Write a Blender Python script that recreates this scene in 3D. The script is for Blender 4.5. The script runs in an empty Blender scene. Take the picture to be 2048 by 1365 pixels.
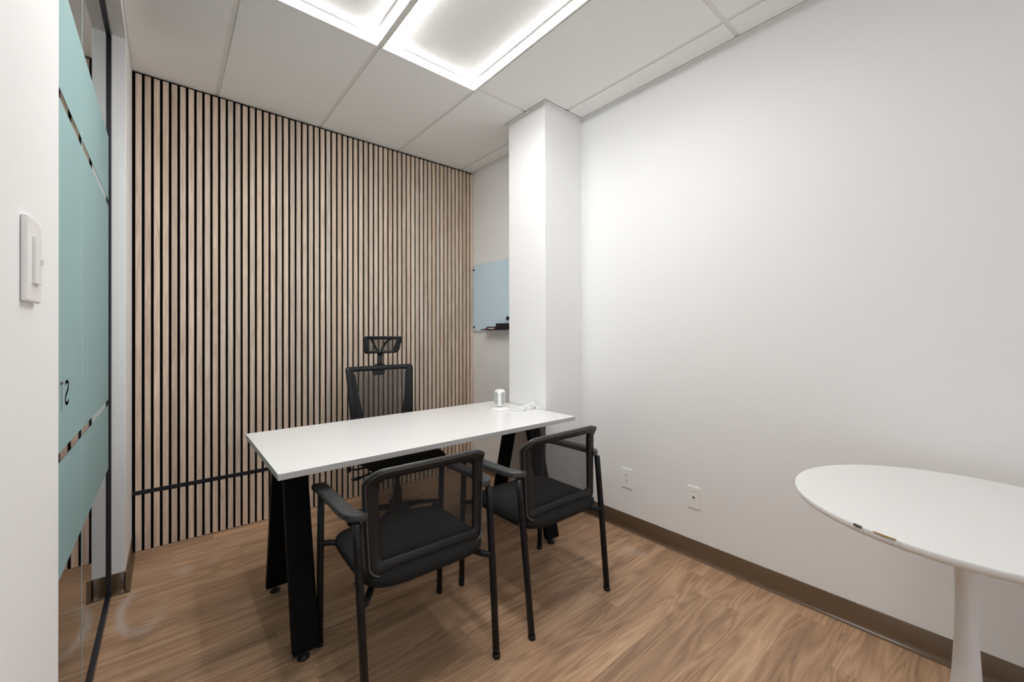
import bpy, bmesh, math, random
from mathutils import Vector, Matrix
from math import sin, cos, pi, radians

random.seed(7)
S = bpy.context.scene
C = S.collection

# ------------------------------------------------------------------ camera
YAW, PIT, ROLL = 0.69969, 0.00245, -0.00176
F = Vector((sin(YAW)*cos(PIT), cos(YAW)*cos(PIT), sin(PIT)))
R0 = Vector((cos(YAW), -sin(YAW), 0)); U0 = R0.cross(F)
R = R0*cos(ROLL)+U0*sin(ROLL); U = -R0*sin(ROLL)+U0*cos(ROLL)
cd = bpy.data.cameras.new('camera'); cam = bpy.data.objects.new('camera', cd); C.objects.link(cam)
m = Matrix((R, U, -F)).transposed().to_4x4(); m.translation = Vector((0, 0, 1.25088)); cam.matrix_world = m
cd.sensor_fit = 'HORIZONTAL'; cd.sensor_width = 36; cd.lens = 819.777*36/2048
cd.shift_y = -(682.5-667.43)/2048; cd.clip_start = 0.02; cd.clip_end = 60
S.camera = cam

# ------------------------------------------------------------------ world, exposure
WORLD = 0.85
W = bpy.data.worlds.new('world'); S.world = W; W.use_nodes = True
W.node_tree.nodes['Background'].inputs[0].default_value = (0.8, 0.85, 0.9, 1)
W.node_tree.nodes['Background'].inputs[1].default_value = WORLD
S.view_settings.view_transform = 'Standard'; S.view_settings.look = 'None'
S.view_settings.gamma = 1; S.view_settings.use_curve_mapping = False
S.view_settings.exposure = 0.70
LED = 42.0          # emission of the ceiling light frames
try:
    S.cycles.max_bounces = 12; S.cycles.diffuse_bounces = 8; S.cycles.glossy_bounces = 6
    S.cycles.transmission_bounces = 8; S.cycles.transparent_max_bounces = 24
    S.cycles.sample_clamp_indirect = 8; S.cycles.use_denoising = True
    S.cycles.caustics_reflective = False; S.cycles.caustics_refractive = False
except Exception:
    pass

# ------------------------------------------------------------------ room numbers (metres)
H = 2.775; XW = 2.255; XB = 2.212; YS = 3.193; YN = -1.7
XL = -0.154; XG = -0.212; YJ = 2.745; YE = 1.098
XC, YC0, YC1 = 1.895, 1.911, 2.2835

# ------------------------------------------------------------------ materials
def mat(name):
    m = bpy.data.materials.new(name); m.use_nodes = True
    nt = m.node_tree; return m, nt, nt.nodes['Principled BSDF']
def N(nt, t, **kw):
    n = nt.nodes.new(t)
    for k, v in kw.items(): setattr(n, k, v)
    return n
def L(nt, a, b): nt.links.new(a, b)
def val(sock, v): sock.default_value = v
def M_(nt, op, a, b=None, c=None):
    n = N(nt, 'ShaderNodeMath', operation=op)
    for i, x in enumerate((a, b, c)):
        if x is None: continue
        if isinstance(x, (int, float)): n.inputs[i].default_value = x
        else: L(nt, x, n.inputs[i])
    return n.outputs[0]
def sr(r, g, b):
    f = lambda c: ((c/255+0.055)/1.055)**2.4 if c > 10 else c/255/12.92
    return (f(r), f(g), f(b), 1)
def simple(name, col, rough=0.5, spec=0.5, metal=0.0, bump=0.0, scale=200, var=0.0):
    m, nt, p = mat(name)
    val(p.inputs['Base Color'], col); val(p.inputs['Roughness'], rough)
    val(p.inputs['Specular IOR Level'], spec); val(p.inputs['Metallic'], metal)
    if bump or var:
        tc = N(nt, 'ShaderNodeTexCoord'); no = N(nt, 'ShaderNodeTexNoise')
        val(no.inputs['Scale'], scale); val(no.inputs['Detail'], 3); L(nt, tc.outputs['Object'], no.inputs['Vector'])
        if bump:
            b = N(nt, 'ShaderNodeBump'); val(b.inputs['Strength'], bump); val(b.inputs['Distance'], 0.002)
            L(nt, no.outputs['Fac'], b.inputs['Height']); L(nt, b.outputs[0], p.inputs['Normal'])
        if var:
            mr = N(nt, 'ShaderNodeMapRange'); val(mr.inputs['To Min'], 1-var); val(mr.inputs['To Max'], 1+var)
            L(nt, no.outputs['Fac'], mr.inputs['Value'])
            mx = N(nt, 'ShaderNodeVectorMath', operation='SCALE'); mx.inputs[0].default_value = col[:3]
            L(nt, mr.outputs[0], mx.inputs['Scale']); L(nt, mx.outputs[0], p.inputs['Base Color'])
    return m

m_wall = simple('wall_paint', (0.858, 0.862, 0.863, 1), 0.6, 0.2, bump=0.05, scale=260)
m_wallcool = simple('wall_paint_cool', (0.86, 0.865, 0.866, 1), 0.55, 0.25, bump=0.05, scale=260)
m_tile = simple('ceiling_tile', (0.91, 0.905, 0.895, 1), 0.9, 0.1, bump=0.5, scale=330, var=0.10)
m_tilel = simple('grainy_ceiling_tile', (0.80, 0.79, 0.78, 1), 0.9, 0.1, bump=1.0, scale=150, var=0.05)
m_tee = simple('ceiling_grid_steel', (0.80, 0.79, 0.765, 1), 0.5, 0.3)
m_void = simple('dark_void', (0.01, 0.01, 0.01, 1), 0.9, 0.0)
m_base = simple('vinyl_brown', sr(104, 84, 65), 0.28, 0.6, var=0.05, scale=25)
m_blk = simple('black_plastic', (0.011, 0.011, 0.012, 1), 0.42, 0.35, bump=0.12, scale=900)
m_arm = simple('grey_black_plastic', (0.045, 0.047, 0.05, 1), 0.38, 0.5, bump=0.1, scale=900)
m_leg = simple('black_powder_coat', (0.007, 0.0075, 0.009, 1), 0.42, 0.3)
m_desk = simple('black_desk_steel', (0.0025, 0.0025, 0.003, 1), 0.6, 0.12)
m_alu = simple('black_channel', (0.012, 0.013, 0.02, 1), 0.3, 0.6)
m_lam = simple('white_laminate', (0.87, 0.868, 0.86, 1), 0.18, 0.6)
m_edge = simple('laminate_edge', (0.55, 0.55, 0.545, 1), 0.4, 0.4)
m_tab = simple('white_table_lacquer', (0.80, 0.795, 0.78, 1), 0.45, 0.4)
m_tabbase = simple('white_cast_base', (0.78, 0.78, 0.785, 1), 0.4, 0.5)
m_chip = simple('chipped_wood', sr(150, 115, 70), 0.8, 0.2, bump=0.5, scale=300)
m_white = simple('white_plastic', (0.90, 0.90, 0.895, 1), 0.3, 0.5)
m_gloss = simple('glossy_black_trim', (0.06, 0.06, 0.062, 1), 0.28, 1.0)
m_rim = simple('white_shield_rim', (0.75, 0.75, 0.75, 1), 0.5, 0.2)
m_grey = simple('grey_plastic', (0.50, 0.51, 0.52, 1), 0.45, 0.4)
m_dark = simple('socket_dark', (0.02, 0.02, 0.02, 1), 0.6, 0.2)
m_red = simple('red_plastic', sr(200, 40, 45), 0.35, 0.5)
m_chrome = simple('chrome', (0.75, 0.75, 0.77, 1), 0.15, 0.5, metal=1)
m_felt = simple('black_felt', (0.004, 0.004, 0.0045, 1), 0.95, 0.1)
m_corr = simple('corridor_paint', (0.30, 0.32, 0.32, 1), 0.8, 0.1)

# emissive diffuser
m_led, nt, p = mat('led_diffuser')
val(p.inputs['Base Color'], (0.9, 0.9, 0.9, 1)); val(p.inputs['Emission Color'], (1.0, 0.990, 0.976, 1))
val(p.inputs['Emission Strength'], LED)

# black woven seat fabric
m_fab, nt, p = mat('black_fabric')
val(p.inputs['Base Color'], (0.017, 0.017, 0.018, 1)); val(p.inputs['Roughness'], 0.92); val(p.inputs['Specular IOR Level'], 0.12)
tc = N(nt, 'ShaderNodeTexCoord'); sx = N(nt, 'ShaderNodeSeparateXYZ'); L(nt, tc.outputs['Object'], sx.inputs[0])
w = M_(nt, 'MULTIPLY', M_(nt, 'SINE', M_(nt, 'MULTIPLY', sx.outputs[0], 1900)), M_(nt, 'SINE', M_(nt, 'MULTIPLY', sx.outputs[1], 1900)))
b = N(nt, 'ShaderNodeBump'); val(b.inputs['Strength'], 0.5); val(b.inputs['Distance'], 0.001); L(nt, w, b.inputs['Height']); L(nt, b.outputs[0], p.inputs['Normal'])
cr = N(nt, 'ShaderNodeMapRange'); val(cr.inputs['From Min'], -1.0); val(cr.inputs['To Min'], 0.012); val(cr.inputs['To Max'], 0.028)
L(nt, w, cr.inputs['Value']); L(nt, cr.outputs[0], p.inputs['Base Color'])

def mesh_fabric(name, kx, kz, shear, thr, col):
    """open woven net: real holes between threads"""
    m, nt, p = mat(name); out = nt.nodes['Material Output']
    val(p.inputs['Base Color'], col); val(p.inputs['Roughness'], 0.8); val(p.inputs['Specular IOR Level'], 0.2)
    tc = N(nt, 'ShaderNodeTexCoord'); sx = N(nt, 'ShaderNodeSeparateXYZ'); L(nt, tc.outputs['Object'], sx.inputs[0])
    x = M_(nt, 'MULTIPLY', sx.outputs[0], kx); z = M_(nt, 'MULTIPLY', sx.outputs[2], kz)
    if shear:
        a = M_(nt, 'ADD', x, z); b_ = M_(nt, 'SUBTRACT', x, z)
    else: a, b_ = x, z
    A = M_(nt, 'ABSOLUTE', M_(nt, 'SINE', a)); B = M_(nt, 'ABSOLUTE', M_(nt, 'SINE', b_))
    if shear: h = M_(nt, 'GREATER_THAN', M_(nt, 'MINIMUM', A, B), thr)
    else: h = M_(nt, 'MULTIPLY', M_(nt, 'GREATER_THAN', A, thr[0]), M_(nt, 'GREATER_THAN', B, thr[1]))
    tr = N(nt, 'ShaderNodeBsdfTransparent'); mx = N(nt, 'ShaderNodeMixShader')
    L(nt, h, mx.inputs[0]); L(nt, p.outputs[0], mx.inputs[1]); L(nt, tr.outputs[0], mx.inputs[2]); L(nt, mx.outputs[0], out.inputs[0])
    return m
m_net = mesh_fabric('guest_chair_net', pi/0.0042, pi/0.0058, True, 0.61, (0.02, 0.02, 0.021, 1))
m_net2 = mesh_fabric('office_chair_net', pi/0.0016, pi/0.0075, False, (0.52, 0.58), (0.03, 0.03, 0.032, 1))

# glass, frosted film, glass board
m_glass, nt, p = mat('clear_glass')
val(p.inputs['Base Color'], (0.86, 0.95, 0.93, 1)); val(p.inputs['Roughness'], 0.0); val(p.inputs['IOR'], 1.5)
val(p.inputs['Transmission Weight'], 1.0)
m_film, nt, p = mat('frosted_film')
val(p.inputs['Base Color'], (0.27, 0.40, 0.40, 1)); val(p.inputs['Roughness'], 0.75); val(p.inputs['Specular IOR Level'], 0.15)
m_cut = simple('letter_reflection_tone', (0.10, 0.115, 0.105, 1), 0.25, 0.5)  # dim glass reflection put into the letter colour
m_board = simple('blue_glass_board', sr(210, 234, 248), 0.12, 0.5)

# oak slats
m_slat, nt, p = mat('walnut_oak_slat')
val(p.inputs['Roughness'], 0.55); val(p.inputs['Specular IOR Level'], 0.3)
geo = N(nt, 'ShaderNodeTexCoord'); sx = N(nt, 'ShaderNodeSeparateXYZ'); L(nt, geo.outputs['Object'], sx.inputs[0])
idx = M_(nt, 'FLOOR', M_(nt, 'DIVIDE', M_(nt, 'ADD', sx.outputs[0], 0.1458), 0.04))
wn = N(nt, 'ShaderNodeTexWhiteNoise', noise_dimensions='1D'); L(nt, idx, wn.inputs['W'])
cmb = N(nt, 'ShaderNodeCombineXYZ')
L(nt, M_(nt, 'MULTIPLY', sx.outputs[0], 60), cmb.inputs[0]); L(nt, M_(nt, 'MULTIPLY', wn.outputs[0], 50), cmb.inputs[1]); L(nt, M_(nt, 'MULTIPLY', sx.outputs[2], 3.0), cmb.inputs[2])
no = N(nt, 'ShaderNodeTexNoise'); val(no.inputs['Scale'], 1.0); val(no.inputs['Detail'], 6); val(no.inputs['Roughness'], 0.6); val(no.inputs['Distortion'], 1.2); L(nt, cmb.outputs[0], no.inputs['Vector'])
cmb2 = N(nt, 'ShaderNodeCombineXYZ')
L(nt, M_(nt, 'MULTIPLY', sx.outputs[0], 700), cmb2.inputs[0]); L(nt, M_(nt, 'MULTIPLY', wn.outputs[0], 90), cmb2.inputs[1]); L(nt, M_(nt, 'MULTIPLY', sx.outputs[2], 14), cmb2.inputs[2])
no2 = N(nt, 'ShaderNodeTexNoise'); val(no2.inputs['Scale'], 1.0); val(no2.inputs['Detail'], 3); L(nt, cmb2.outputs[0], no2.inputs['Vector'])
mixv = M_(nt, 'ADD', M_(nt, 'MULTIPLY', no.outputs['Fac'], 0.75), M_(nt, 'MULTIPLY', no2.outputs['Fac'], 0.25))
rp = N(nt, 'ShaderNodeValToRGB'); e = rp.color_ramp.elements
e[0].position = 0.3; e[0].color = sr(180, 156, 135); e[1].position = 0.72; e[1].color = sr(234, 216, 199)
el = e.new(0.5); el.color = sr(213, 191, 171)
L(nt, mixv, rp.inputs[0])
hs = N(nt, 'ShaderNodeHueSaturation'); L(nt, rp.outputs[0], hs.inputs['Color'])
mr = N(nt, 'ShaderNodeMapRange'); val(mr.inputs['To Min'], 0.88); val(mr.inputs['To Max'], 1.12); L(nt, wn.outputs[0], mr.inputs['Value']); L(nt, mr.outputs[0], hs.inputs['Value'])
mr = N(nt, 'ShaderNodeMapRange'); val(mr.inputs['To Min'], 0.75); val(mr.inputs['To Max'], 1.1); L(nt, wn.outputs['Color'], mr.inputs['Value']); L(nt, mr.outputs[0], hs.inputs['Saturation'])
L(nt, hs.outputs[0], p.inputs['Base Color'])

# vinyl plank floor: rows 0.18 m, planks 1.22 m along x
m_floor, nt, p = mat('vinyl_planks')
val(p.inputs['Specular IOR Level'], 0.4)
tc = N(nt, 'ShaderNodeTexCoord'); sx = N(nt, 'ShaderNodeSeparateXYZ'); L(nt, tc.outputs['Object'], sx.inputs[0])
X, Y = sx.outputs[0], sx.outputs[1]
ry = M_(nt, 'DIVIDE', M_(nt, 'SUBTRACT', Y, 2.93-1.8*3), 0.18); row = M_(nt, 'FLOOR', ry)
wr = N(nt, 'ShaderNodeTexWhiteNoise', noise_dimensions='1D'); L(nt, M_(nt, 'ADD', row, 11.0), wr.inputs['W'])
px = M_(nt, 'ADD', M_(nt, 'DIVIDE', X, 1.22), M_(nt, 'MULTIPLY', wr.outputs[0], 5.0)); col = M_(nt, 'FLOOR', px)
cc = N(nt, 'ShaderNodeCombineXYZ'); L(nt, row, cc.inputs[0]); L(nt, col, cc.inputs[1])
wp = N(nt, 'ShaderNodeTexWhiteNoise', noise_dimensions='2D'); L(nt, cc.outputs[0], wp.inputs['Vector'])
pid = wp.outputs[0]
# cathedral figure: distance field warped by noise
c1 = N(nt, 'ShaderNodeCombineXYZ'); L(nt, M_(nt, 'MULTIPLY', X, .75), c1.inputs[0]); L(nt, M_(nt, 'MULTIPLY', Y, 7.0), c1.inputs[1]); L(nt, M_(nt, 'MULTIPLY', pid, 37), c1.inputs[2])
n1 = N(nt, 'ShaderNodeTexNoise'); val(n1.inputs['Scale'], 1.0); val(n1.inputs['Detail'], 2); val(n1.inputs['Distortion'], 0.25); L(nt, c1.outputs[0], n1.inputs['Vector'])
rings = M_(nt, 'PINGPONG', M_(nt, 'MULTIPLY', n1.outputs['Fac'], 30), 1.0)
c2 = N(nt, 'ShaderNodeCombineXYZ'); L(nt, M_(nt, 'MULTIPLY', X, 5), c2.inputs[0]); L(nt, M_(nt, 'MULTIPLY', Y, 300), c2.inputs[1]); L(nt, M_(nt, 'MULTIPLY', pid, 91), c2.inputs[2])
n2 = N(nt, 'ShaderNodeTexNoise'); val(n2.inputs['Scale'], 1.0); val(n2.inputs['Detail'], 5); val(n2.inputs['Roughness'], 0.65); L(nt, c2.outputs[0], n2.inputs['Vector'])
c3 = N(nt, 'ShaderNodeCombineXYZ'); L(nt, M_(nt, 'MULTIPLY', X, .9), c3.inputs[0]); L(nt, M_(nt, 'MULTIPLY', Y, 11), c3.inputs[1]); L(nt, M_(nt, 'MULTIPLY', pid, 17), c3.inputs[2])
n3 = N(nt, 'ShaderNodeTexNoise'); val(n3.inputs['Scale'], 1.0); val(n3.inputs['Detail'], 4); L(nt, c3.outputs[0], n3.inputs['Vector'])
c4 = N(nt, 'ShaderNodeCombineXYZ'); L(nt, M_(nt, 'MULTIPLY', X, 22), c4.inputs[0]); L(nt, M_(nt, 'MULTIPLY', Y, 620), c4.inputs[1]); L(nt, M_(nt, 'MULTIPLY', pid, 53), c4.inputs[2])
n4 = N(nt, 'ShaderNodeTexNoise'); val(n4.inputs['Scale'], 1.0); val(n4.inputs['Detail'], 3); L(nt, c4.outputs[0], n4.inputs['Vector'])
g = M_(nt, 'ADD', M_(nt, 'ADD', M_(nt, 'MULTIPLY', rings, 0.11), M_(nt, 'MULTIPLY', n2.outputs['Fac'], 0.34)), M_(nt, 'ADD', M_(nt, 'MULTIPLY', n3.outputs['Fac'], 0.40), M_(nt, 'MULTIPLY', n4.outputs['Fac'], 0.16)))
rp = N(nt, 'ShaderNodeValToRGB'); e = rp.color_ramp.elements
e[0].position = 0.33; e[0].color = sr(122, 95, 74); e[1].position = 0.68; e[1].color = sr(208, 174, 142)
el = e.new(0.5); el.color = sr(176, 141, 111)
L(nt, g, rp.inputs[0])
hs = N(nt, 'ShaderNodeHueSaturation'); L(nt, rp.outputs[0], hs.inputs['Color'])
mr = N(nt, 'ShaderNodeMapRange'); val(mr.inputs['To Min'], 0.86); val(mr.inputs['To Max'], 1.1); L(nt, pid, mr.inputs['Value']); L(nt, mr.outputs[0], hs.inputs['Value'])
# seams
fy = M_(nt, 'FRACT', ry); fx = M_(nt, 'FRACT', px)
sy = M_(nt, 'LESS_THAN', M_(nt, 'MINIMUM', fy, M_(nt, 'SUBTRACT', 1.0, fy)), 0.004)
sxx = M_(nt, 'LESS_THAN', M_(nt, 'MINIMUM', fx, M_(nt, 'SUBTRACT', 1.0, fx)), 0.0006)
seam = M_(nt, 'MAXIMUM', sy, sxx)
mxs = N(nt, 'ShaderNodeMix', data_type='RGBA'); L(nt, M_(nt, 'MULTIPLY', seam, 0.35), mxs.inputs[0]); L(nt, hs.outputs[0], mxs.inputs[6]); mxs.inputs[7].default_value = sr(70, 52, 38)
# chalky dust scuffs, shaped stains near the left corner
def scuff(cx, cy, r, wdt, ax, ay, a0=None):
    dx = M_(nt, 'MULTIPLY', M_(nt, 'SUBTRACT', X, cx), ax); dy = M_(nt, 'MULTIPLY', M_(nt, 'SUBTRACT', Y, cy), ay)
    d = M_(nt, 'SQRT', M_(nt, 'ADD', M_(nt, 'MULTIPLY', dx, dx), M_(nt, 'MULTIPLY', dy, dy)))
    k = M_(nt, 'SUBTRACT', 1.0, M_(nt, 'DIVIDE', M_(nt, 'ABSOLUTE', M_(nt, 'SUBTRACT', d, r)), wdt))
    k = M_(nt, 'MAXIMUM', k, 0.0)
    if a0 == 'left': k = M_(nt, 'MULTIPLY', k, M_(nt, 'MINIMUM', M_(nt, 'MAXIMUM', M_(nt, 'MAXIMUM', M_(nt, 'MULTIPLY', dx, -14), M_(nt, 'MULTIPLY', dy, -7)), 0.10), 1.0))
    return k
dn = N(nt, 'ShaderNodeTexNoise'); val(dn.inputs['Scale'], 60); val(dn.inputs['Detail'], 5); L(nt, tc.outputs['Object'], dn.inputs['Vector'])
k = M_(nt, 'MAXIMUM', scuff(-.085, 2.53, .075, .024, 1.0, .40, 'left'), M_(nt, 'MULTIPLY', scuff(.07, 2.79, 0.0, .055, 1.0, .8), .75))
k = M_(nt, 'MAXIMUM', k, M_(nt, 'MULTIPLY', scuff(.20, 2.815, 0.0, .05, 1.0, 1.6), .5))
k = M_(nt, 'MAXIMUM', k, M_(nt, 'MULTIPLY', scuff(2.06, 1.36, 0.0, 0.10, 1.6, 1.0), 0.35))
k = M_(nt, 'MULTIPLY', k, M_(nt, 'MULTIPLY', dn.outputs['Fac'], 1.5))
vo = N(nt, 'ShaderNodeTexVoronoi'); val(vo.inputs['Scale'], 7.0); L(nt, tc.outputs['Object'], vo.inputs['Vector'])
speck = M_(nt, 'MULTIPLY', M_(nt, 'LESS_THAN', vo.outputs['Distance'], 0.018), 0.5)
k = M_(nt, 'MAXIMUM', k, speck)
mxd = N(nt, 'ShaderNodeMix', data_type='RGBA'); L(nt, k, mxd.inputs[0]); L(nt, mxs.outputs[2], mxd.inputs[6]); mxd.inputs[7].default_value = sr(205, 195, 190)
L(nt, mxd.outputs[2], p.inputs['Base Color'])
mr = N(nt, 'ShaderNodeMapRange'); val(mr.inputs['To Min'], 0.34); val(mr.inputs['To Max'], 0.52); L(nt, n2.outputs['Fac'], mr.inputs['Value']); L(nt, mr.outputs[0], p.inputs['Roughness'])
b = N(nt, 'ShaderNodeBump'); val(b.inputs['Strength'], 0.25); val(b.inputs['Distance'], 0.001)
L(nt, M_(nt, 'SUBTRACT', n2.outputs['Fac'], seam), b.inputs['Height']); L(nt, b.outputs[0], p.inputs['Normal'])

# ------------------------------------------------------------------ mesh helpers
def bx(bm, x0, x1, y0, y1, z0, z1, mi=0, M=None):
    vs = [bm.verts.new(Vector((x, y, z)) if M is None else M @ Vector((x, y, z))) for z in (z0, z1) for y in (y0, y1) for x in (x0, x1)]
    for f in ((0, 2, 3, 1), (4, 5, 7, 6), (0, 1, 5, 4), (2, 6, 7, 3), (0, 4, 6, 2), (1, 3, 7, 5)):
        fc = bm.faces.new([vs[i] for i in f]); fc.material_index = mi
    return bm
def NB(): return bmesh.new()
def link(name, bm, mats, parent=None, bevel=0, seg=2, smooth=False, sub=0, recalc=True):
    if recalc: bmesh.ops.recalc_face_normals(bm, faces=bm.faces)
    me = bpy.data.meshes.new(name); bm.to_mesh(me); bm.free()
    for q in (mats if isinstance(mats, (list, tuple)) else [mats]): me.materials.append(q)
    if smooth:
        for pl in me.polygons: pl.use_smooth = True
    o = bpy.data.objects.new(name, me); C.objects.link(o)
    if parent: o.parent = parent
    if bevel:
        b = o.modifiers.new('bevel', 'BEVEL'); b.width = bevel; b.segments = seg; b.limit_method = 'ANGLE'; b.angle_limit = radians(35)
        if smooth is False:
            for pl in me.polygons: pl.use_smooth = True
            w = o.modifiers.new('wn', 'WEIGHTED_NORMAL'); w.keep_sharp = True
    if sub:
        s = o.modifiers.new('sub', 'SUBSURF'); s.levels = sub; s.render_levels = sub
    return o
def empty(name, loc=(0, 0, 0), rz=0.0):
    o = bpy.data.objects.new(name, None); C.objects.link(o); o.location = loc; o.rotation_euler = (0, 0, rz); o.empty_display_size = 0.1
    return o
def tag(o, label, cat, group=None):
    o['label'] = label; o['category'] = cat
    if group: o['group'] = group
    return o
def struct(o): o['kind'] = 'structure'; return o
def tube(bm, pts, ra, rb=None, n=14, up=Vector((0, 1, 0)), cap=True, closed=False, mi=0, power=2.0):
    """sweep a (super)ellipse of half sizes ra (along side), rb (along up) on a path"""
    rb = rb or ra; pts = [Vector(p) for p in pts]; rings = []
    K = len(pts)
    for i, p in enumerate(pts):
        if closed: t = (pts[(i+1) % K]-pts[i-1]).normalized()
        else: t = (pts[min(i+1, K-1)]-pts[max(i-1, 0)]).normalized()
        s = t.cross(up)
        if s.length < 1e-4: s = t.cross(Vector((1, 0, 0)))
        s.normalize(); u = s.cross(t).normalized()
        a = ra[i] if isinstance(ra, (list, tuple)) else ra; b = rb[i] if isinstance(rb, (list, tuple)) else rb
        ring = []
        for k in range(n):
            th = 2*pi*k/n; c_, s_ = cos(th), sin(th)
            cx = math.copysign(abs(c_)**(2/power), c_); sy_ = math.copysign(abs(s_)**(2/power), s_)
            ring.append(bm.verts.new(p+s*cx*a+u*sy_*b))
        rings.append(ring)
    for i in range(K if closed else K-1):
        A, B = rings[i], rings[(i+1) % K]
        for k in range(n):
            f = bm.faces.new((A[k], A[(k+1) % n], B[(k+1) % n], B[k])); f.material_index = mi; f.smooth = True
    if cap and not closed:
        for r_ in (rings[0][::-1], rings[-1]):
            f = bm.faces.new(r_); f.material_index = mi
    return bm
def lathe(bm, prof, n=48, cx=0, cy=0, mi=0):
    rings = []
    for r, z in prof:
        if r < 1e-6: rings.append([bm.verts.new((cx, cy, z))])
        else: rings.append([bm.verts.new((cx+r*cos(2*pi*k/n), cy+r*sin(2*pi*k/n), z)) for k in range(n)])
    for A, B in zip(rings, rings[1:]):
        for k in range(n):
            a = [A[k % len(A)], A[(k+1) % len(A)], B[(k+1) % len(B)], B[k % len(B)]]
            a = list(dict.fromkeys(a))
            if len(a) > 2:
                f = bm.faces.new(a); f.material_index = mi
    return bm
def smoothpath(pts, n=6):
    """Catmull-Rom through pts"""
    P = [Vector(p) for p in pts]; out = []
    for i in range(len(P)-1):
        p0 = P[max(i-1, 0)]; p1 = P[i]; p2 = P[i+1]; p3 = P[min(i+2, len(P)-1)]
        for k in range(n):
            t = k/n
            out.append(0.5*((2*p1)+(p2-p0)*t+(2*p0-5*p1+4*p2-p3)*t*t+(3*p1-p0-3*p2+p3)*t**3))
    out.append(P[-1]); return out
def rrect(x0, x1, z0, z1, r, n=6):
    """rounded rectangle outline; r = (bl, br, tr, tl)"""
    if not isinstance(r, (tuple, list)): r = (r,)*4
    out = []
    for (cx, cz, a, rr) in ((x0+r[0], z0+r[0], pi, r[0]), (x1-r[1], z0+r[1], 1.5*pi, r[1]), (x1-r[2], z1-r[2], 0, r[2]), (x0+r[3], z1-r[3], .5*pi, r[3])):
        for k in range(n+1):
            t = a+.5*pi*k/n; out.append((cx+rr*cos(t), cz+rr*sin(t)))
    return out
def interp(tab, z):
    if z <= tab[0][0]: return tab[0][1]
    for (a, va), (b_, vb) in zip(tab, tab[1:]):
        if z <= b_:
            t = (z-a)/(b_-a); t = t*t*(3-2*t)*0.35+t*0.65
            return va+(vb-va)*t
    return tab[-1][1]
def plate(bm, outline, th, bevel=0.0, surf=None, mi=0):
    """extrude a closed (x,z) outline along y from 0 to th, optionally mapped by surf"""
    f = surf or (lambda x, y, z: (x, y, z))
    A = [bm.verts.new(f(x, 0, z)) for x, z in outline]; B = [bm.verts.new(f(x, th, z)) for x, z in outline]
    n = len(A)
    bm.faces.new(A).material_index = mi; bm.faces.new(B[::-1]).material_index = mi
    for k in range(n): bm.faces.new((A[k], B[k], B[(k+1) % n], A[(k+1) % n])).material_index = mi
    return bm
def ringplate(bm, outer, inner, y0, y1, surf, mi=0, lip=0.003):
    """closed frame band between outlines of equal length, rounded edges, mapped by surf"""
    n = len(outer); L_ = []
    prof = []  # (t from outer to inner, y)
    t0, t1 = 0.0, 1.0
    prof = [(0.0, y0+lip), (0.05, y0), (0.95, y0), (1.0, y0+lip), (1.0, y1-lip), (0.95, y1), (0.05, y1), (0.0, y1-lip)]
    for t, y in prof:
        L_.append([bm.verts.new(surf(o[0]+(i[0]-o[0])*t, y, o[1]+(i[1]-o[1])*t)) for o, i in zip(outer, inner)])
    for j in range(len(L_)):
        A, B = L_[j], L_[(j+1) % len(L_)]
        for k in range(n):
            f = bm.faces.new((A[k], A[(k+1) % n], B[(k+1) % n], B[k])); f.material_index = mi; f.smooth = True
    return bm
def gridsheet(bm, outline, surf, y, nx=18, nz=18):
    """fill an outline (assumed convex) with a curved sheet by scaling rings to its centre"""
    cx = sum(p[0] for p in outline)/len(outline); cz = sum(p[1] for p in outline)/len(outline)
    rings = []; K = 10
    for j in range(K):
        s = 1-j/K
        rings.append([bm.verts.new(surf(cx+(x-cx)*s, y, cz+(z-cz)*s)) for x, z in outline])
    c = bm.verts.new(surf(cx, y, cz)); n = len(outline)
    for A, B in zip(rings, rings[1:]):
        for k in range(n):
            f = bm.faces.new((A[k], A[(k+1) % n], B[(k+1) % n], B[k])); f.smooth = True
    for k in range(n):
        f = bm.faces.new((rings[-1][k], rings[-1][(k+1) % n], c)); f.smooth = True
    return bm

# ------------------------------------------------------------------ room shell
struct(link('floor', bx(NB(), -2.4, XW+.1, YN-.1, YS+.2, -.1, 0), m_floor))
struct(link('wall_right', bx(NB(), XW, XW+.1, YN-.1, YC1, 0, H+.15), m_wall))
struct(link('wall_alcove', bx(NB(), XB, XW+.1, YC1, YS+.02, 0, H+.15), m_wall))
struct(link('wall_back', bx(NB(), XL-.11, XW+.1, YS+.027, YS+.15, 0, H+.15), m_wall))
b = NB(); bx(b, -2.4, .25, YN-.1, YN, 0, H+.15); bx(b, 2.05, XW+.1, YN-.1, YN, 0, H+.15); bx(b, .25, 2.05, YN-.1, YN, 0, .55); bx(b, .25, 2.05, YN-.1, YN, 2.15, H+.15)  # unseen window opening behind the camera, added to let in soft fill light
struct(link('wall_front', b, m_wall))
struct(link('wall_left', bx(NB(), XL-.115, XL+.004, YN, YE, 0, H+.15), m_wall, bevel=.003))
struct(link('wall_return', bx(NB(), XL-.125, XL, YJ, YS+.03, 0, H+.15), m_wallcool, bevel=.002))
struct(link('wall_column', bx(NB(), XC, XW, YC0, YC1, 0, H+.15), m_wallcool, bevel=.002))
struct(link('wall_bulkhead', bx(NB(), XL-.115, XL, YE, YJ, 2.70, H+.15), m_wallcool))
# corridor on the far side of the glass
b = NB(); bx(b, -2.4, -2.3, YN, YS+.15, 0, H+.15); bx(b, -2.3, XL-.12, YS+.03, YS+.15, 0, H+.15)
struct(link('wall_corridor', b, m_corr))
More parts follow.
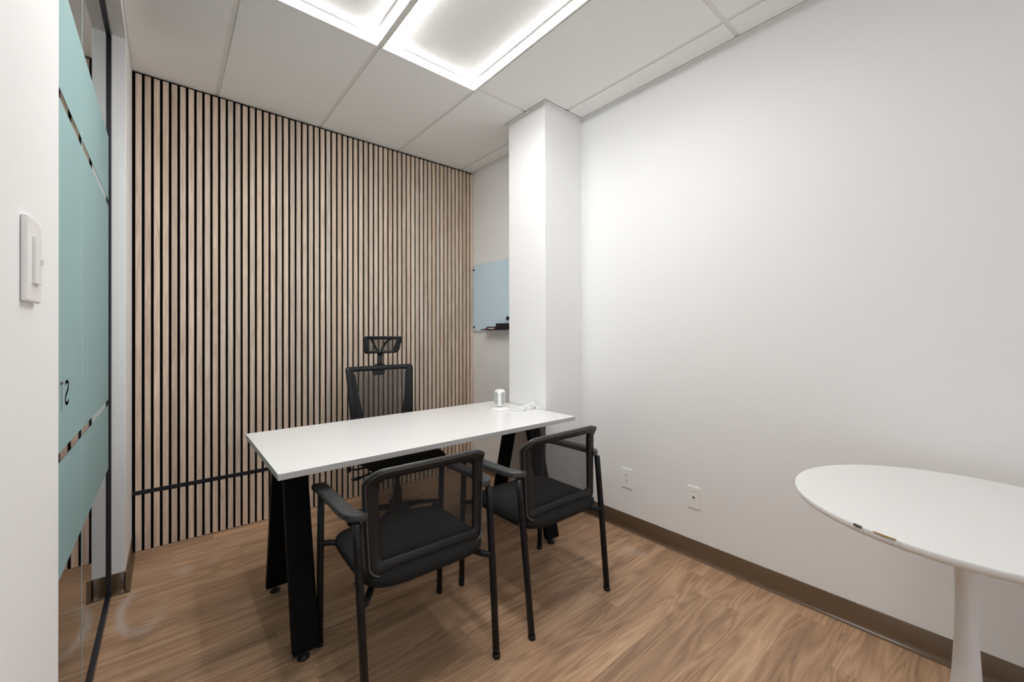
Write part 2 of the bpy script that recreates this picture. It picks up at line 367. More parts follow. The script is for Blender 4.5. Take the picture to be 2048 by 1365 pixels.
# ceiling: tiles, grid and dark void above
TX = [(XL+.001, .231), (.255, .843), (.867, 1.455), (1.479, 2.067), (2.091, XW-.0245)]
TY = [(YN+.024, -.382), (-.358, .843), (.867, 2.067), (2.091, YS+.02)]
b = NB()
for i, (x0, x1) in enumerate(TX):
    for j, (y0, y1) in enumerate(TY):
        if j == 2 and i in (1, 2): continue          # the two light frames
        bx(b, x0, x1, y0, y1, H, H+.015)
# cut for the column: simple re-tile around it
bx(b, -2.3, XL-.12, YN, YS, H, H+.02)
struct(link('ceiling', b, m_tile))
b = NB(); bx(b, -2.4, XW+.1, YN-.1, YS+.15, H+.15, H+.2)
struct(link('trim_1', b, m_void))
b = NB()
for x in (.243, .855, 1.467, 2.079): bx(b, x-.0115, x+.0115, YN, YS+.02, H+.005, H+.007)
for y in (-.37, .855, 2.079): bx(b, XL+.001, XW, y-.0115, y+.0115, H+.0052, H+.007)
bx(b, .8435, .8675, .868, 2.092, H-.0105, H+.004); bx(b, XW-.022, XW, YN, YC0, H-.0012, H); bx(b, XW-.022, XB+.04, YC1, YS, H-.0012, H)
bx(b, XB-.022, XB, YC1, YS, H-.0014, H-.0002)
bx(b, XC-.022, XC, YC0-.022, YC1+.022, H-.0016, H-.0004); bx(b, XC, XW-.0, YC0-.022, YC0, H-.0014, H-.0003)
bx(b, XC, XB, YC1, YC1+.022, H-.0014, H-.0003)
struct(link('trim_2', b, m_tee))
# dark reveal lines round column and along the wall angle
b = NB()
bx(b, XC-.0245, XC-.022, YC0-.0245, YC1+.02, H-.0010, H+.001); bx(b, XC-.022, XW-.022, YC0-.0245, YC0-.022, H-.0010, H+.001)
struct(link('trim_3', b, m_void))

def base(name, p0, p1, nrm, h=.101):
    """cove base strip from p0 to p1 (xy), nrm points into the room"""
    p0, p1, nv = Vector((*p0, 0)), Vector((*p1, 0)), Vector((*nrm, 0))
    prof = [(0, 0), (.0175, 0), (.0175, .0035), (.012, .0065), (.0075, .0115), (.0045, .019), (.003, .028), (.003, h-.001), (.002, h), (0, h)]
    b = NB(); A = [b.verts.new(p0+nv*d+Vector((0, 0, z))) for d, z in prof]; B = [b.verts.new(p1+nv*d+Vector((0, 0, z))) for d, z in prof]
    n = len(prof); b.faces.new(A); b.faces.new(B[::-1])
    for k in range(n): b.faces.new((A[k], A[(k+1) % n], B[(k+1) % n], B[k])).smooth = 3 <= k <= 6
    return struct(link(name, b, m_base))
base('baseboard_right', (XW, YN), (XW, YC0), (-1, 0))
base('baseboard_column', (XC-.0175, YC0), (XW, YC0), (0, -1))
base('baseboard_column_side', (XC, YC0-.0175), (XC, YC1+.0175), (-1, 0))
base('baseboard_alcove', (XB, YC1), (XB, YS), (-1, 0))
base('baseboard_return', (XL, YJ-.0175), (XL, YS), (1, 0))
base('baseboard_jamb', (XG+.01, YJ), (XL+.0175, YJ), (0, -1))
base('baseboard_left', (XL+.004, YN), (XL+.004, YE), (1, 0))
base('baseboard_front', (XL, YN), (XW, YN), (0, 1))

# glazed partition
win = struct(empty('window_1', (XG, (YE+YJ)/2, 0)))
def inwin(name, bm, mt, **k):
    o = link(name, bm, mt, win, **k); o.matrix_parent_inverse = Matrix.Translation(-Vector(win.location)); return o
JY = 1.921
for y0, y1 in ((YE-.05, JY-.0015), (JY+.0015, YJ-.01)):
    inwin('glass_pane', bx(NB(), XG-.010, XG, y0, y1, .02, 2.685), m_glass)
inwin('joint_seal', bx(NB(), XG-.010, XG+.0009, JY-.0017, JY+.0017, .03, 2.67), simple('clear_silicone', (.58, .70, .70, 1), .3, .5))
b = NB(); bx(b, XG-.018, XG+.009, YE-.05, YJ, 0, .028); bx(b, XG-.018, XG+.009, YE-.05, YJ, 2.668, 2.70); bx(b, XG-.018, XG+.009, YJ-.028, YJ, .028, 2.668)
inwin('channel_frame', b, m_alu, bevel=.0015)
for z0, z1 in ((.622, .922), (.948, 1.862), (1.888, 2.187)):
    for y0, y1 in ((YE-.04, JY-.003), (JY+.003, YJ-.040)):
        inwin('frosted_film', bx(NB(), XG+.0002, XG+.0006, y0, y1, z0, z1), m_film)
# letter S and the stroke beside it, clear cutouts with the glass reflection painted in, reading from the corridor
fc = bpy.data.curves.new('letters', 'FONT'); fc.body = 'S'; fc.size = .098
fo = bpy.data.objects.new('tmp_letters', fc); C.objects.link(fo)
dg = bpy.context.evaluated_depsgraph_get(); me = bpy.data.meshes.new_from_object(fo.evaluated_get(dg))
C.objects.unlink(fo); bpy.data.objects.remove(fo)
b = NB(); b.from_mesh(me)
xs = [v.co.x for v in b.verts]; ys = [v.co.y for v in b.verts]
for v in b.verts:
    x, y = (v.co.x-min(xs))/(max(xs)-min(xs)), (v.co.y-min(ys))/(max(ys)-min(ys))
    v.co = Vector((XG+.0009, 1.685-x*.055, 1.058+y*.07))
bmesh.ops.extrude_face_region(b, geom=b.faces[:])
inwin('letter_cutout', b, m_cut)
b = NB(); bx(b, XG+.0007, XG+.0009, 1.580, 1.588, 1.052, 1.128); bx(b, XG+.0007, XG+.0009, 1.562, 1.606, 1.121, 1.128)
inwin('letter_cutout', b, m_cut)

# ------------------------------------------------------------------ slatted wall
def slat_panel(name, z0, z1, label, zf0, zf1):
    t = empty(name, (1.03, YS+.02, z0))
    inv = Matrix.Translation(-Vector(t.location))
    o = link('felt_backing', bx(NB(), XL+.0005, XB-.0005, YS+.014, YS+.026, zf0, zf1), m_felt, t); o.matrix_parent_inverse = inv
    b = NB()
    for k in range(59):
        x0 = -.1393+.04*k; x1 = min(x0+.027, XB-.001)
        if x1-x0 < .004: continue
        bx(b, x0, x1, YS, YS+.0145, z0, z1-random.uniform(0, .003))
    o = link('slats', b, m_slat, t, bevel=.0008, seg=1); o.matrix_parent_inverse = inv
    return tag(t, label, 'wall panel', 'slatted wood panels')
slat_panel('slat_panel', .3535, 2.762, 'tall upper slatted wood panel on black felt, reaching the ceiling', .3535, 2.774)
slat_panel('slat_panel', .004, .3305, 'low slatted wood panel row between the floor and the black strip', .001, .3305)
tag(link('divider_strip', bx(NB(), XL+.003, XB-.002, YS-.002, YS+.0145, .331, .353), simple('black_strip', (.007, .008, .014, 1), .5, .4), bevel=.001),
    'black horizontal divider strip across the lower slatted wood wall', 'trim strip')

# ------------------------------------------------------------------ ceiling lights
def light_frame(x0, x1, y0, y1, label):
    t = empty('ceiling_light', ((x0+x1)/2, (y0+y1)/2, H)); inv = Matrix.Translation(-Vector(t.location))
    def ring(a, b_, z0, z1, bm):
        bx(bm, x0+a, x1-a, y0+a, y0+b_, z0, z1); bx(bm, x0+a, x1-a, y1-b_, y1-a, z0, z1)
        bx(bm, x0+a, x0+b_, y0+b_, y1-b_, z0, z1); bx(bm, x1-b_, x1-a, y0+b_, y1-b_, z0, z1); return bm
    for nm, bm, mt in (('light_strip', ring(.0032, .026, H-.006, H+.0015, NB()), m_led),
                       ('rim', ring(0, .003, H-.0115, H+.003, NB()), m_rim),  # lip added to shield walls and ceiling from low-angle strip light
                       ('housing', ring(.0032, .032, H+.0016, H+.012, NB()), m_white),
                       ('centre_tile', bx(NB(), x0+.03, x1-.03, y0+.03, y1-.03, H+.0125, H+.025), m_tilel)):
        o = link(nm, bm, mt, t); o.matrix_parent_inverse = inv
    return tag(t, label, 'light', 'ceiling light frames')
light_frame(.868, 1.457, .868, 2.092, 'rectangular glowing ceiling light frame nearest the white column')
light_frame(.256, .843, .868, 2.092, 'rectangular glowing ceiling light frame nearer the glass partition')

# ------------------------------------------------------------------ desk
T = empty('desk', (1.094, 2.037, 0)); DX0, DX1, DY0, DY1 = .301, 1.886, 1.648, 2.430
def ind(name, bm, mt, parent=T, **k):
    o = link(name, bm, mt, parent, **k); o.matrix_parent_inverse = Matrix.Translation(-Vector(T.location)) if parent is T else Matrix.Identity(4); return o
b = bx(NB(), DX0, DX1, DY0, DY1, .7315, .7555)
b.faces.ensure_lookup_table()
for f in b.faces:
    f.material_index = 0 if f.calc_center_median().z > .7554 else 1
ind('tabletop', b, [m_lam, m_edge], bevel=.0012)
def dleg(xa, yb, yt):
    b = NB(); hw = .047; d = .017
    s = Matrix.Identity(4)
    for (y, z) in ((yb, .028), (yt, .7275)): pass
    v = []
    for (y, z) in ((yb, .028), (yt, .7275)):
        for dx, dy in ((-hw, -d), (hw, -d), (hw, d), (-hw, d)): v.append(b.verts.new((xa+dx, y+dy, z)))
    for k in range(4): b.faces.new((v[k], v[(k+1) % 4], v[4+(k+1) % 4], v[4+k]))
    b.faces.new(v[:4][::-1]); b.faces.new(v[4:])
    o = ind('leg', b, m_desk, bevel=.002)
    f = NB(); lathe(f, [(0, 0), (.021, 0), (.023, .003), (.021, .010), (.008, .015), (.005, .018), (.005, .029), (0, .029)], 24, xa-.008, yb)
    g_ = link('levelling_foot', f, m_blk, o, smooth=True)
    return o
for xa in (.412, 1.773):
    dleg(xa, 1.737, 1.925); dleg(xa, 2.278, 2.105)
    ind('mounting_plate', bx(NB(), xa-.05, xa+.05, 1.88, 2.15, .7275, .7315), m_desk)
for y in (1.90, 2.10): ind('support_rail', bx(NB(), .47, 1.72, y, y+.03, .70, .7313), m_desk)

tag(T, 'white rectangular desk with black splayed steel legs in front of the slatted wall', 'desk')

# ------------------------------------------------------------------ guest chairs
EDGE = [(.44, -.178), (.50, -.170), (.55, -.155), (.60, -.140), (.65, -.136), (.70, -.146), (.75, -.172), (.81, -.215)]
def gsurf(x, y, z):
    w = .235; k = interp([(.44, .046), (.62, .040), (.81, .014)], z)
    return (x, interp(EDGE, z)-k*max(0, 1-(x/w)**2)+y, z)
def guest_chair(loc, rz):
    t = empty('guest_chair', loc, rz)
    for s in (-1, 1):
        # front and rear legs
        b = NB(); tube(b, [(s*.270, .247, .006), (s*.270, .238, .3), (s*.270, .222, .632)], .0125, .0155, 16)
        o = link('leg', b, m_leg, t); f = NB(); tube(f, [(s*.270, .2475, 0), (s*.270, .2468, .016)], .0140, .0168, 16); link('foot_cap', f, m_blk, o)
        b = NB(); tube(b, [(s*.250, -.247, .006), (s*.256, -.215, .33), (s*.260, -.190, .55), (s*.261, -.180, .640)], .0125, .0155, 16)
        o = link('leg', b, m_leg, t); f = NB(); tube(f, [(s*.250, -.2478, 0), (s*.2503, -.246, .016)], .0140, .0168, 16); link('foot_cap', f, m_blk, o)
        # screws on the inner rear upright
        for z in (.60, .455):
            f = NB(); tube(f, [(s*(.262 if z > .5 else .258)+s*.010, -.184-.06*(.62-z), z), (s*(.262 if z > .5 else .258)+s*.0155, -.184-.06*(.62-z), z)], .005, .005, 10, up=Vector((0, 0, 1)))
            link('screw', f, m_blk, o)
        # seat brackets
        for (p, q, r_) in (((s*.268, .226, .415), (s*.235, .222, .412), (s*.175, .19, .402)), ((s*.257, -.208, .385), (s*.232, -.190, .383), (s*.17, -.10, .400))):
            b = NB(); tube(b, smoothpath([p, q, r_], 4), .011, .010, 8, up=Vector((0, 0, 1)), power=4); link('seat_bracket', b, m_leg, t, smooth=False)
        # armrest: flat bar that hooks inwards to the back
        b = NB()
        path = smoothpath([(s*.272, .262, .632), (s*.273, .235, .642), (s*.273, .10, .650), (s*.273, -.03, .653), (s*.271, -.105, .654), (s*.262, -.150, .655), (s*.243, -.172, .656), (s*.226, -.172, .657)], 6)
        n = len(path); ra = []; rb = []  # half width, half height
        for i in range(n):
            u = i/(n-1); ra.append(.0245 if u < .70 else .0245-.009*(u-.70)/.30); rb.append(.0135 if u > .06 else .009+.07*u)
        tube(b, path, ra, rb, 20, up=Vector((0, 0, 1)), power=5)
        link('armrest', b, m_arm, t)
    # seat cushion
    b = NB(); nx = 28; ny = 26; top = []; bot = []
    def seatpt(u, v, side):
        # superellipse footprint
        a = u*2-1; c_ = v*2-1
        r_ = max(abs(a), abs(c_)); ang = math.atan2(c_, a)
        # map square to superellipse p=5
        ca, sa = cos(ang), sin(ang); k = (abs(ca)**5+abs(sa)**5)**(-1/5)
        x = ca*k*r_*.240; y = .005+sa*k*r_*.240
        e = (1-r_**5)
        if side > 0: z = .437+.034*(max(0, 1-r_**6))**.45+.004*(1-r_**2) - (.012*((y-.12)/.13)**2 if y > .12 else 0)
        else: z = .437-.034*(max(0, 1-r_**8))**.4 
        return (x, y, z)
    grid = {}
    for side in (1, -1):
        for i in range(nx+1):
            for j in range(ny+1):
                edge = i in (0, nx) or j in (0, ny)
                if side < 0 and edge: grid[(side, i, j)] = grid[(1, i, j)]
                else: grid[(side, i, j)] = b.verts.new(seatpt(.5-.5*cos(pi*i/nx), .5-.5*cos(pi*j/ny), side))
        for i in range(nx):
            for j in range(ny):
                q = [grid[(side, i, j)], grid[(side, i+1, j)], grid[(side, i+1, j+1)], grid[(side, i, j+1)]]
                b.faces.new(q if side > 0 else q[::-1]).smooth = True
    link('seat', b, m_fab, t)
    # back frame and net
    outer = rrect(-.232, .232, .448, .806, (.030, .030, .058, .058), 9)
    # flare the sides slightly at the top
    def shape(pl, d): return [(x*(1+.035*max(0, (z-.60)/.2)-.03*max(0, (.56-z)/.11)), z-(.006*(1-(x/.23)**2) if z < .5 else 0)) for x, z in pl]
    inner = rrect(-.186, .186, .498, .768, (.008, .008, .026, .026), 9)
    outer = shape(outer, 0); inner = shape(inner, 1)
    b = NB(); ringplate(b, outer, inner, -.009, .010, gsurf, lip=.003)
    fr = link('back_frame', b, m_blk, t)
    b = NB(); pts = [gsurf(x, .012, z) for x, z in [(x*.985, .627+(z-.627)*.985) for x, z in outer]]
    tube(b, pts, .0045, .0045, 8, closed=True, up=Vector((0, 1, 0))); link('piping', b, m_gloss, fr)
    b = NB(); pts = [gsurf(x, -.0085, z) for x, z in [(x*.975, .627+(z-.627)*.965) for x, z in outer]]
    tube(b, pts, .0028, .0028, 8, closed=True, up=Vector((0, 1, 0))); link('edge_bead', b, m_gloss, fr)
    net = [(x*1.06, .634+(z-.634)*1.06) for x, z in inner]
    link('back_net', gridsheet(NB(), net, gsurf, .0105), m_net, t, recalc=False)
    # arm joint studs on the back frame
    for s in (-1, 1): link('arm_joint', tube(NB(), [(s*.236, -.160, .657), (s*.216, -.158, .664)], .007, .009, 10), m_arm, t)
    return t
ch = guest_chair((1.397, 1.487, 0), 0.0)
tag(ch, 'black mesh-back guest chair near the right wall, tucked at the desk end by the column', 'chair', 'guest chairs in front of the desk')
def copy_tree(o, parent=None):
    c = o.copy(); C.objects.link(c); c.parent = parent
    for k in list(o.children): copy_tree(k, c)
    return c
c2 = copy_tree(ch); c2.location = (.734, 1.512, 0); c2.rotation_euler.z = radians(-1.6)
c2['label'] = 'black mesh-back guest chair nearest the camera, beside the left desk legs'

# ------------------------------------------------------------------ office chair
O = empty('office_chair', (1.168, 2.57, 0), radians(4))
def oc(name, bm, mt, parent=O, **k): return link(name, bm, mt, parent, **k)
# star base with casters (local +y is the back of the chair)
for k in range(5):
    a = radians(54+72*k+14); d = Vector((cos(a), sin(a), 0)); p0 = d*.03; p1 = d*.295
    b = NB(); tube(b, [p0+Vector((0, 0, .115)), d*.15+Vector((0, 0, .105)), p1+Vector((0, 0, .078))], [.024, .020, .016], [.020, .015, .011], 12, up=Vector((0, 0, 1)), power=3)
    lg = oc('base_arm', b, m_blk)
    q = d*.290; sd = Vector((-d.y, d.x, 0)); b = NB()
    for s in (-1, 1): tube(b, [q+sd*s*.008+Vector((0, 0, .028)), q+sd*s*.026+Vector((0, 0, .028))], .028, .028, 20, up=Vector((0, 0, 1)))
    tube(b, [q+Vector((0, 0, .03)), q+Vector((0, 0, .072))], .007, .007, 10)
    tube(b, [q-sd*.012+Vector((0, 0, .028)), q+sd*.012+Vector((0, 0, .028))], .009, .009, 10, up=Vector((0, 0, 1)))
    link('caster', b, m_blk, lg)
b = NB(); lathe(b, [(0, .075), (.040, .075), (.042, .13), (.030, .14), (.026, .25), (.016, .255), (.016, .37), (0, .37)], 28); oc('gas_column', b, m_blk, smooth=False)
b = NB(); bx(b, -.085, .085, -.12, .12, .365, .405); bx(b, -.03, .03, .10, .30, .37, .39); oc('seat_mechanism', b, m_blk, bevel=.006)
b = NB(); tube(b, [(-.07, -.03, .385), (-.20, -.03, .385), (-.265, -.03, .375)], .007, .007, 8, up=Vector((0, 0, 1))); tube(b, [(-.265, -.03, .375), (-.315, -.03, .373)], .016, .007, 10, up=Vector((0, 0, 1)), power=3); oc('height_lever', b, m_blk)
b = NB(); tube(b, [(-.07, .09, .39), (-.24, .09, .39), (-.28, .09, .40)], .006, .006, 8, up=Vector((0, 0, 1))); lathe(b, [(0, .385), (.012, .385), (.014, .40), (.012, .42), (0, .42)], 14, -.285, .09); oc('tilt_lever', b, m_blk)
# seat cushion
b = NB(); nx = 26; grid = {}
for side in (1, -1):
    for i in range(nx+1):
        for j in range(nx+1):
            edge = i in (0, nx) or j in (0, nx)
            if side < 0 and edge: grid[(side, i, j)] = grid[(1, i, j)]; continue
            u, v = -cos(pi*i/nx), -cos(pi*j/nx)
            r_ = max(abs(u), abs(v)); an = math.atan2(v, u); kk = (abs(cos(an))**4.5+abs(sin(an))**4.5)**(-1/4.5)
            x = cos(an)*kk*r_*.255; y = -.03+sin(an)*kk*r_*.25
            drop = .030*max(0, (-.16-y)/.12)**2
            z = .452+side*.042*(max(0, 1-r_**5))**.5 - drop
            grid[(side, i, j)] = b.verts.new((x, y, z))
    for i in range(nx):
        for j in range(nx):
            q = [grid[(side, i, j)], grid[(side, i+1, j)], grid[(side, i+1, j+1)], grid[(side, i, j+1)]]
            b.faces.new(q if side > 0 else q[::-1]).smooth = True
oc('seat', b, m_fab)
# back
OE = [(.52, .205), (.62, .190), (.72, .188), (.85, .205), (.95, .225), (1.06, .250)]
def osurf(x, y, z):
    return (x, interp(OE, z)+.045*max(0, 1-(x/.25)**2)-.012+y, z)
def taper(pl): return [(x*(1-.10*max(0, (1.03-z)/.45)), z) for x, z in pl]
outer = taper(rrect(-.248, .248, .545, 1.035, (.06, .06, .022, .022), 7)); inner = taper(rrect(-.205, .205, .66, 1.000, (.05, .05, .020, .020), 7))
b = NB(); ringplate(b, outer, inner, -.012, .014, osurf, lip=.006); bf = oc('back_frame', b, m_blk)
outl = [(x*1.02, .83+(z-.83)*1.02) for x, z in inner]
link('back_net', gridsheet(NB(), outl, osurf, -.0125), m_net2, O, recalc=False)
# side borders of the net seam taper inward (sewn edge panels)
for s in (-1, 1):
    b = NB(); pl = [(s*.205, .995), (s*.188, .98), (s*.182, .90), (s*.172, .80), (s*.150, .68), (s*.205, .66)]
    bm_pts = [(x*(1-.10*max(0, (1.03-z)/.45)), z) for x, z in pl]
    A = [b.verts.new(osurf(x, -.0135, z)) for x, z in bm_pts]; B = [b.verts.new(osurf(x, -.0115, z)) for x, z in bm_pts]
    n = len(A); b.faces.new(A); b.faces.new(B[::-1])
    for k in range(n): b.faces.new((A[k], A[(k+1) % n], B[(k+1) % n], B[k]))
    link('seam_border', b, m_blk, bf)
b = NB(); pl = rrect(-.045, .045, .965, 1.015, .018, 5); plate(b, pl, .022, surf=lambda x, y, z: osurf(x, y-.004, z)); link('headrest_mount', b, m_blk, bf, bevel=.003)
b = NB(); tube(b, smoothpath([(0, .16, .385), (0, .29, .40), (0, .315, .52), (0, .285, .60), (0, .262, .655)], 6), .030, .012, 12, power=3);
oc('back_spine', b, m_blk)
# headrest: curved frame with net, V shaped carrier on a post
def hsurf(x, y, z):
    xr = x; return (xr, .195+.055*(1-min(1, (x/.145)**2)) - (z-1.17)*.25 + y, z+.012*(x/.14)**2)
ho = rrect(-.138, .138, 1.113, 1.232, (.028, .028, .016, .016), 6); hi = rrect(-.112, .112, 1.134, 1.212, (.022, .022, .012, .012), 6)
hi = [(x*(1-.10*(z < 1.16)), z) for x, z in hi]; ho = [(x*(1-.05*(z < 1.16)), z) for x, z in ho]
hr = empty('headrest_pivot'); C.objects.unlink(hr); bpy.data.objects.remove(hr)
b = NB(); ringplate(b, ho, hi, -.010, .012, hsurf, lip=.005); hf = oc('headrest', b, m_blk)
link('headrest_net', gridsheet(NB(), [(x*1.04, 1.172+(z-1.172)*1.04) for x, z in hi], hsurf, -.0105), m_net2, hf, recalc=False)
for s in (-1, 1): link('net_strut', tube(NB(), smoothpath([(s*.012, .245, 1.115), (s*.022, .256, 1.15), (s*.052, .250, 1.20), (s*.075, .225, 1.222)], 5), .008, .007, 10), m_blk, hf)
b = NB()
tube(b, [(0, .250, 1.01), (0, .250, 1.12)], .018, .010, 12, power=3); tube(b, [(0, .262, 1.02), (0, .262, 1.045)], .045, .012, 16, power=2.4)
link('headrest_bracket', b, m_blk, hf)
tag(O, 'black high-back mesh office chair with headrest behind the desk', 'chair')

# ------------------------------------------------------------------ round pedestal table
P = (1.740, .062); TB = empty('pedestal_table', (P[0], P[1], 0))
b = NB(); lathe(b, [(0, .724), (.36, .724), (.388, .7275), (.397, .733), (.4005, .738), (.4005, .7495), (.3995, .7511), (.398, .7515), (0, .7515)], 128)
for f in b.faces: f.smooth = False
o = link('tabletop', b, m_tab, TB)
for pl in o.data.polygons: pl.use_smooth = abs(pl.normal.z) < .98
b = NB(); prof = [(0, 0), (.225, 0), (.230, .004), (.222, .010), (.17, .020), (.11, .042), (.072, .075), (.050, .13), (.0370, .20), (.0300, .28), (.0250, .38), (.0228, .48), (.0235, .56), (.0265, .62), (.032, .67), (.041, .705), (.052, .724), (0, .724)]
lathe(b, prof, 64); link('pedestal', b, m_tabbase, TB, smooth=True)
# chipped stretch on the rim facing the glass side
b = NB()
for (a0, a1, r0, z0, z1, mi) in ((152.5, 168.0, .3985, .7400, .7490, 1), (158.5, 165.5, .3990, .7490, .7518, 0), (152.2, 155.2, .3992, .7460, .7519, 2)):
    n = 14
    for k in range(n):
        t0, t1 = radians(a0+(a1-a0)*k/n), radians(a0+(a1-a0)*(k+1)/n)
        d0 = .0016*random.random()+.002*sin(pi*k/n); d1 = .0016*random.random()+.002*sin(pi*(k+1)/n)
        v = [b.verts.new((r*cos(t), r*sin(t), z)) for r, t, z in ((r0, t0, z0), (r0, t1, z0), (r0+d1+.001, t1, z0), (r0+d0+.001, t0, z0), (r0, t0, z1), (r0, t1, z1), (r0+d1, t1, z1-.001), (r0+d0, t0, z1-.001))]
        for q in ((0, 1, 2, 3), (4, 7, 6, 5), (0, 4, 5, 1), (3, 2, 6, 7), (1, 5, 6, 2), (0, 3, 7, 4)):
            b.faces.new([v[i] for i in q]).material_index = mi
link('chipped_edge', b, [m_chip, simple('chip_white', (.62, .61, .59, 1), .8, .2), simple('chip_dark_spot', (.10, .09, .08, 1), .9, .1)], TB)  # chip colours: golden wood, off-white break, small dark spot
tag(TB, 'white round pedestal table with a chipped rim against the right wall', 'table')

# ------------------------------------------------------------------ wall plates
def plate_thing(name, loc, axis, w, h, th, label, cat, builder):
    """axis: +1 faces +x, -1 faces -x"""
    t = empty(name, loc)
    s = axis
    def B(name_, y0, y1, z0, z1, d0, d1, mt, parent=t, bevel=0):
        x0, x1 = sorted((s*d0, s*d1)); return link(name_, bx(NB(), x0, x1, y0, y1, z0, z1), mt, parent, bevel=bevel)
    pl = B('cover_plate', -w/2, w/2, -h/2, h/2, 0, th, m_white, bevel=.003)
    builder(B, pl); return tag(t, label, cat)
def f_switch(B, pl):
    B('rocker', -.017, .017, -.033, .033, .006, .0115, m_white, bevel=.0015)
    B('slider', .008, .012, -.004, .004, .0115, .0145, m_white, bevel=.0005)
plate_thing('light_switch', (XL+.004, .877, 1.356), 1, .077, .118, .0075, 'white rocker light switch on the near left wall beside the glass', 'light switch', f_switch)
def f_out(B, pl):
    B('receptacle', -.0165, .0165, -.034, .034, .005, .0075, m_white, bevel=.001)
    for zc in (.016, -.019):
        for (y0, y1, z0, z1) in ((-.0085, -.006, .003, .011), (.006, .0085, .002, .011), (-.0025, .0025, -.008, -.003)):
            B('slot', y0, y1, zc+z0, zc+z1, .0074, .0078, m_dark)
plate_thing('wall_outlet', (XW, 1.538, .329), -1, .080, .124, .006, 'white double power outlet low on the right wall behind the guest chair', 'outlet', f_out)
def f_net(B, pl):
    B('insert', -.0165, .0165, -.032, .032, .004, .0068, m_white, bevel=.001)
    B('shadow_gap', -.0172, .0172, .032, .0334, .0058, .0064, m_dark)
    B('jack', -.006, .006, -.004, .003, .0066, .0072, m_dark); B('jack', -.003, .003, .003, .0075, .0066, .0072, m_dark)
    B('printed_mark', -.003, .003, .044, .047, .0059, .0062, m_grey)
plate_thing('network_outlet', (XW, 1.100, .338), -1, .070, .122, .006, 'white network jack plate low on the right wall, nearer the round table', 'outlet', f_net)

# ------------------------------------------------------------------ whiteboard and its bits
G = empty('glass_board', (XB-.012, 2.72, 1.59)); gi = Matrix.Translation(-Vector(G.location))
def gb(name, bm, mt, **k): o = link(name, bm, mt, G, **k); o.matrix_parent_inverse = gi; return o
gb('glass_panel', bx(NB(), XB-.018, XB-.012, 2.300, 3.172, 1.284, 1.894), m_board, bevel=.001)
for y, z in ((3.155, 1.852), (3.155, 1.320), (2.315, 1.852), (2.315, 1.320)):
    b = NB(); tube(b, [(XB-.012, y, z), (XB-.0005, y, z)], .006, .006, 12, up=Vector((0, 0, 1))); tube(b, [(XB-.018, y, z), (XB-.024, y, z)], .0095, .0095, 16, up=Vector((0, 0, 1))); gb('standoff', b, m_blk)
tag(G, 'pale blue glass writing board on the alcove wall behind the column', 'board')
b = NB(); bx(b, XB-.085, XB-.018, 2.45, 2.955, 1.290, 1.293); bx(b, XB-.085, XB-.082, 2.45, 2.955, 1.293, 1.299); bx(b, XB-.021, XB-.018, 2.45, 2.955, 1.293, 1.32)
tag(link('pen_tray', b, m_leg, bevel=.0005), 'thin black pen tray at the foot of the blue glass board', 'tray')
T2 = empty('marker_pen', (XB-.055, 2.85, 1.3005))
b = NB(); tube(b, [(0, -.05, 0), (0, .035, 0)], .0072, .0072, 14, up=Vector((0, 0, 1))); link('barrel', b, m_white, T2)
b = NB(); tube(b, [(0, .035, 0), (0, .072, 0)], .0078, .0075, 14, up=Vector((0, 0, 1))); link('cap', b, m_red, T2)
b = NB(); tube(b, [(0, -.062, 0), (0, -.05, 0)], .0074, .0074, 14, up=Vector((0, 0, 1))); link('end_plug', b, m_red, T2)
tag(T2, 'white marker pen with red cap lying on the black tray', 'marker')
b = NB(); bx(b, XB-.078, XB-.030, 2.60, 2.752, 1.2935, 1.345)
tag(link('board_eraser', b, simple('black_felt_block', (.02, .02, .022, 1), .7, .3), bevel=.004), 'black block eraser standing on the tray beside the column edge', 'eraser')
b = NB(); tube(b, [(XB-.0182, 2.655, 1.388), (XB-.030, 2.655, 1.388)], .016, .016, 24, up=Vector((0, 0, 1)))
tag(link('magnet', b, m_blk, bevel=.001), 'round black magnet on the blue glass board above the eraser', 'magnet')

# ------------------------------------------------------------------ power tower and cable on the desk
Z0 = .7556; PT = empty('power_tower', (1.672, 2.112, Z0), radians(4))
def octa(w, c): return [(-w+c, -w), (w-c, -w), (w, -w+c), (w, w-c), (w-c, w), (-w+c, w), (-w, w-c), (-w, -w+c)]
def loft(bm, secs):
    R_ = [[bm.verts.new((x, y, z)) for x, y in octa(w, c)] for w, c, z in secs]
    for A, B in zip(R_, R_[1:]):
        for k in range(8): bm.faces.new((A[k], A[(k+1) % 8], B[(k+1) % 8], B[k]))
    bm.faces.new(R_[0][::-1]); bm.faces.new(R_[-1]); return bm
link('base', loft(NB(), [(.048, .012, 0), (.050, .013, .004), (.046, .013, .012), (.034, .012, .018), (.020, .008, .021)]), m_white, PT, bevel=.002)
b = NB(); lathe(b, [(0, .019), (.018, .019), (.018, .030), (0, .030)], 20); link('neck', b, m_grey, PT)
bo = link('body', loft(NB(), [(.022, .010, .026), (.031, .012, .037), (.031, .012, .118), (.027, .012, .130), (.018, .008, .135)]), m_white, PT, bevel=.003)
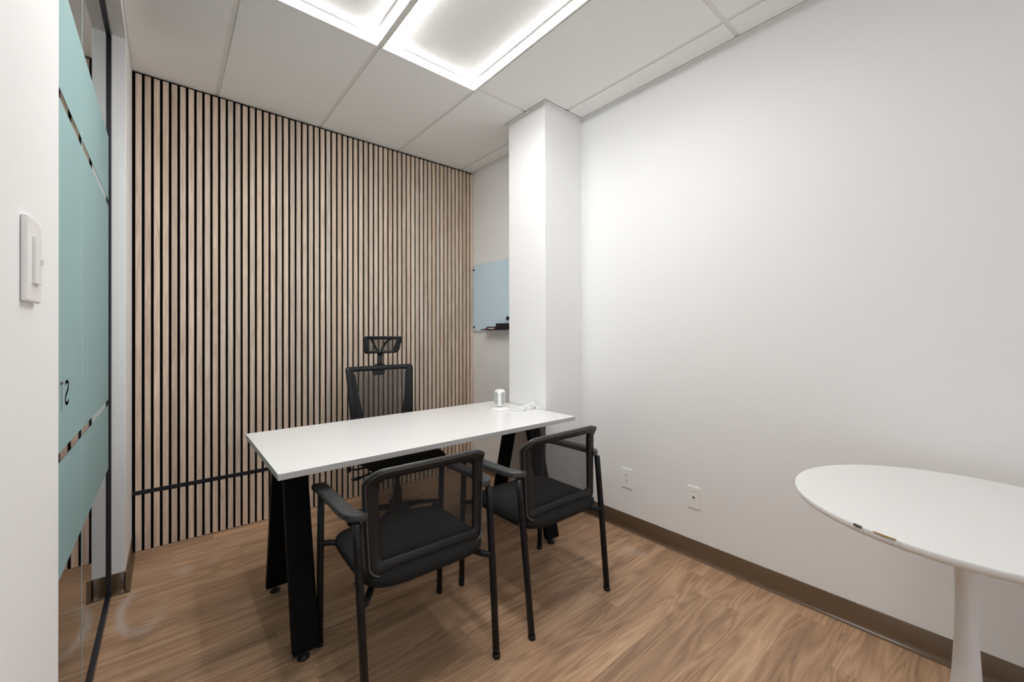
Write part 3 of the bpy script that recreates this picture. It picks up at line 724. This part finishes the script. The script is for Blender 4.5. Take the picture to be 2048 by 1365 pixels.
for ang in (0, 90, 180, 270):
    Mr = Matrix.Rotation(radians(ang), 4, 'Z')
    pl = rrect(-.017, .017, .036, .121, .016, 6)
    b = NB(); plate(b, pl, .002, surf=lambda x, y, z: tuple(Mr @ Vector((x, -.0325+y, z)))); sp = link('socket_panel', b, m_grey, bo)
    for zc in (.060, .098):
        b = NB(); bx(b, -.010, -.0068, -.0331, -.0322, zc-.002, zc+.002, M=Mr); bx(b, .001, .007, -.0331, -.0322, zc+.005, zc+.0068, M=Mr); bx(b, .001, .007, -.0331, -.0322, zc-.0068, zc-.005, M=Mr)
        link('socket_holes', b, m_dark, sp)
tag(PT, 'white power socket tower standing on the desk corner', 'power tower')
K = empty('power_cable', (1.80, 1.985, Z0)); b = NB()
pts = [(-.085, .115, .004), (-.075, .085, .004), (-.085, .03, .004), (-.07, -.01, .004)]
rnd = random.Random(3)
for k in range(6):
    w = .004+.003*k; hz = .004+.0032*k
    pts += [(-.068+.01*rnd.random(), -.022+w*.5, hz), (-.03, -.004-w*.4, hz+.004), (.03, .004+w*.5, hz+.005), (.068-.012*rnd.random(), .026-w*.2, hz+.004), (.074-.01*rnd.random(), .006, hz+.002), (.03, -.014+w*.4, hz+.003), (-.03, .012-w*.6, hz+.004), (-.070, .004+w*.4, hz)]
pts += [(0, 0, .026), (.05, -.005, .018), (.070, -.012, .008)]
pts = [(x, y, z if i < 4 else z+.014*max(0, (x+.02)/.09)+.004*(i % 3)) for i, (x, y, z) in enumerate(pts)]
tube(b, smoothpath(pts, 6), .0037, .0037, 8, up=Vector((0, 0, 1)))
link('cord', b, m_white, K, smooth=True)
b = NB(); tube(b, [(-.004, -.016, .003), (-.004, -.018, .018), (-.004, 0, .031), (-.004, .018, .020), (-.004, .020, .003)], .006, .0022, 8, up=Vector((1, 0, 0))); link('cable_tie', b, m_white, K, smooth=True)
b = NB(); bx(b, .064, .084, -.034, -.014, .001, .020); link('plug', b, m_white, K, bevel=.004)
tag(K, 'coiled white power cable with plug lying on the desk next to the column', 'cable')

# two tiny filled nail holes high on the right wall
b = NB()
for dy in (.0, -.018): lathe(b, [(0, -.0006), (.0028, -.0006), (.0028, .0006), (0, .0006)], 10, 0, dy)
for v in b.verts: v.co = Vector((XW+.0000-v.co.z, .487+v.co.y, 2.314+v.co.x))
struct(link('trim_4', b, m_tee))
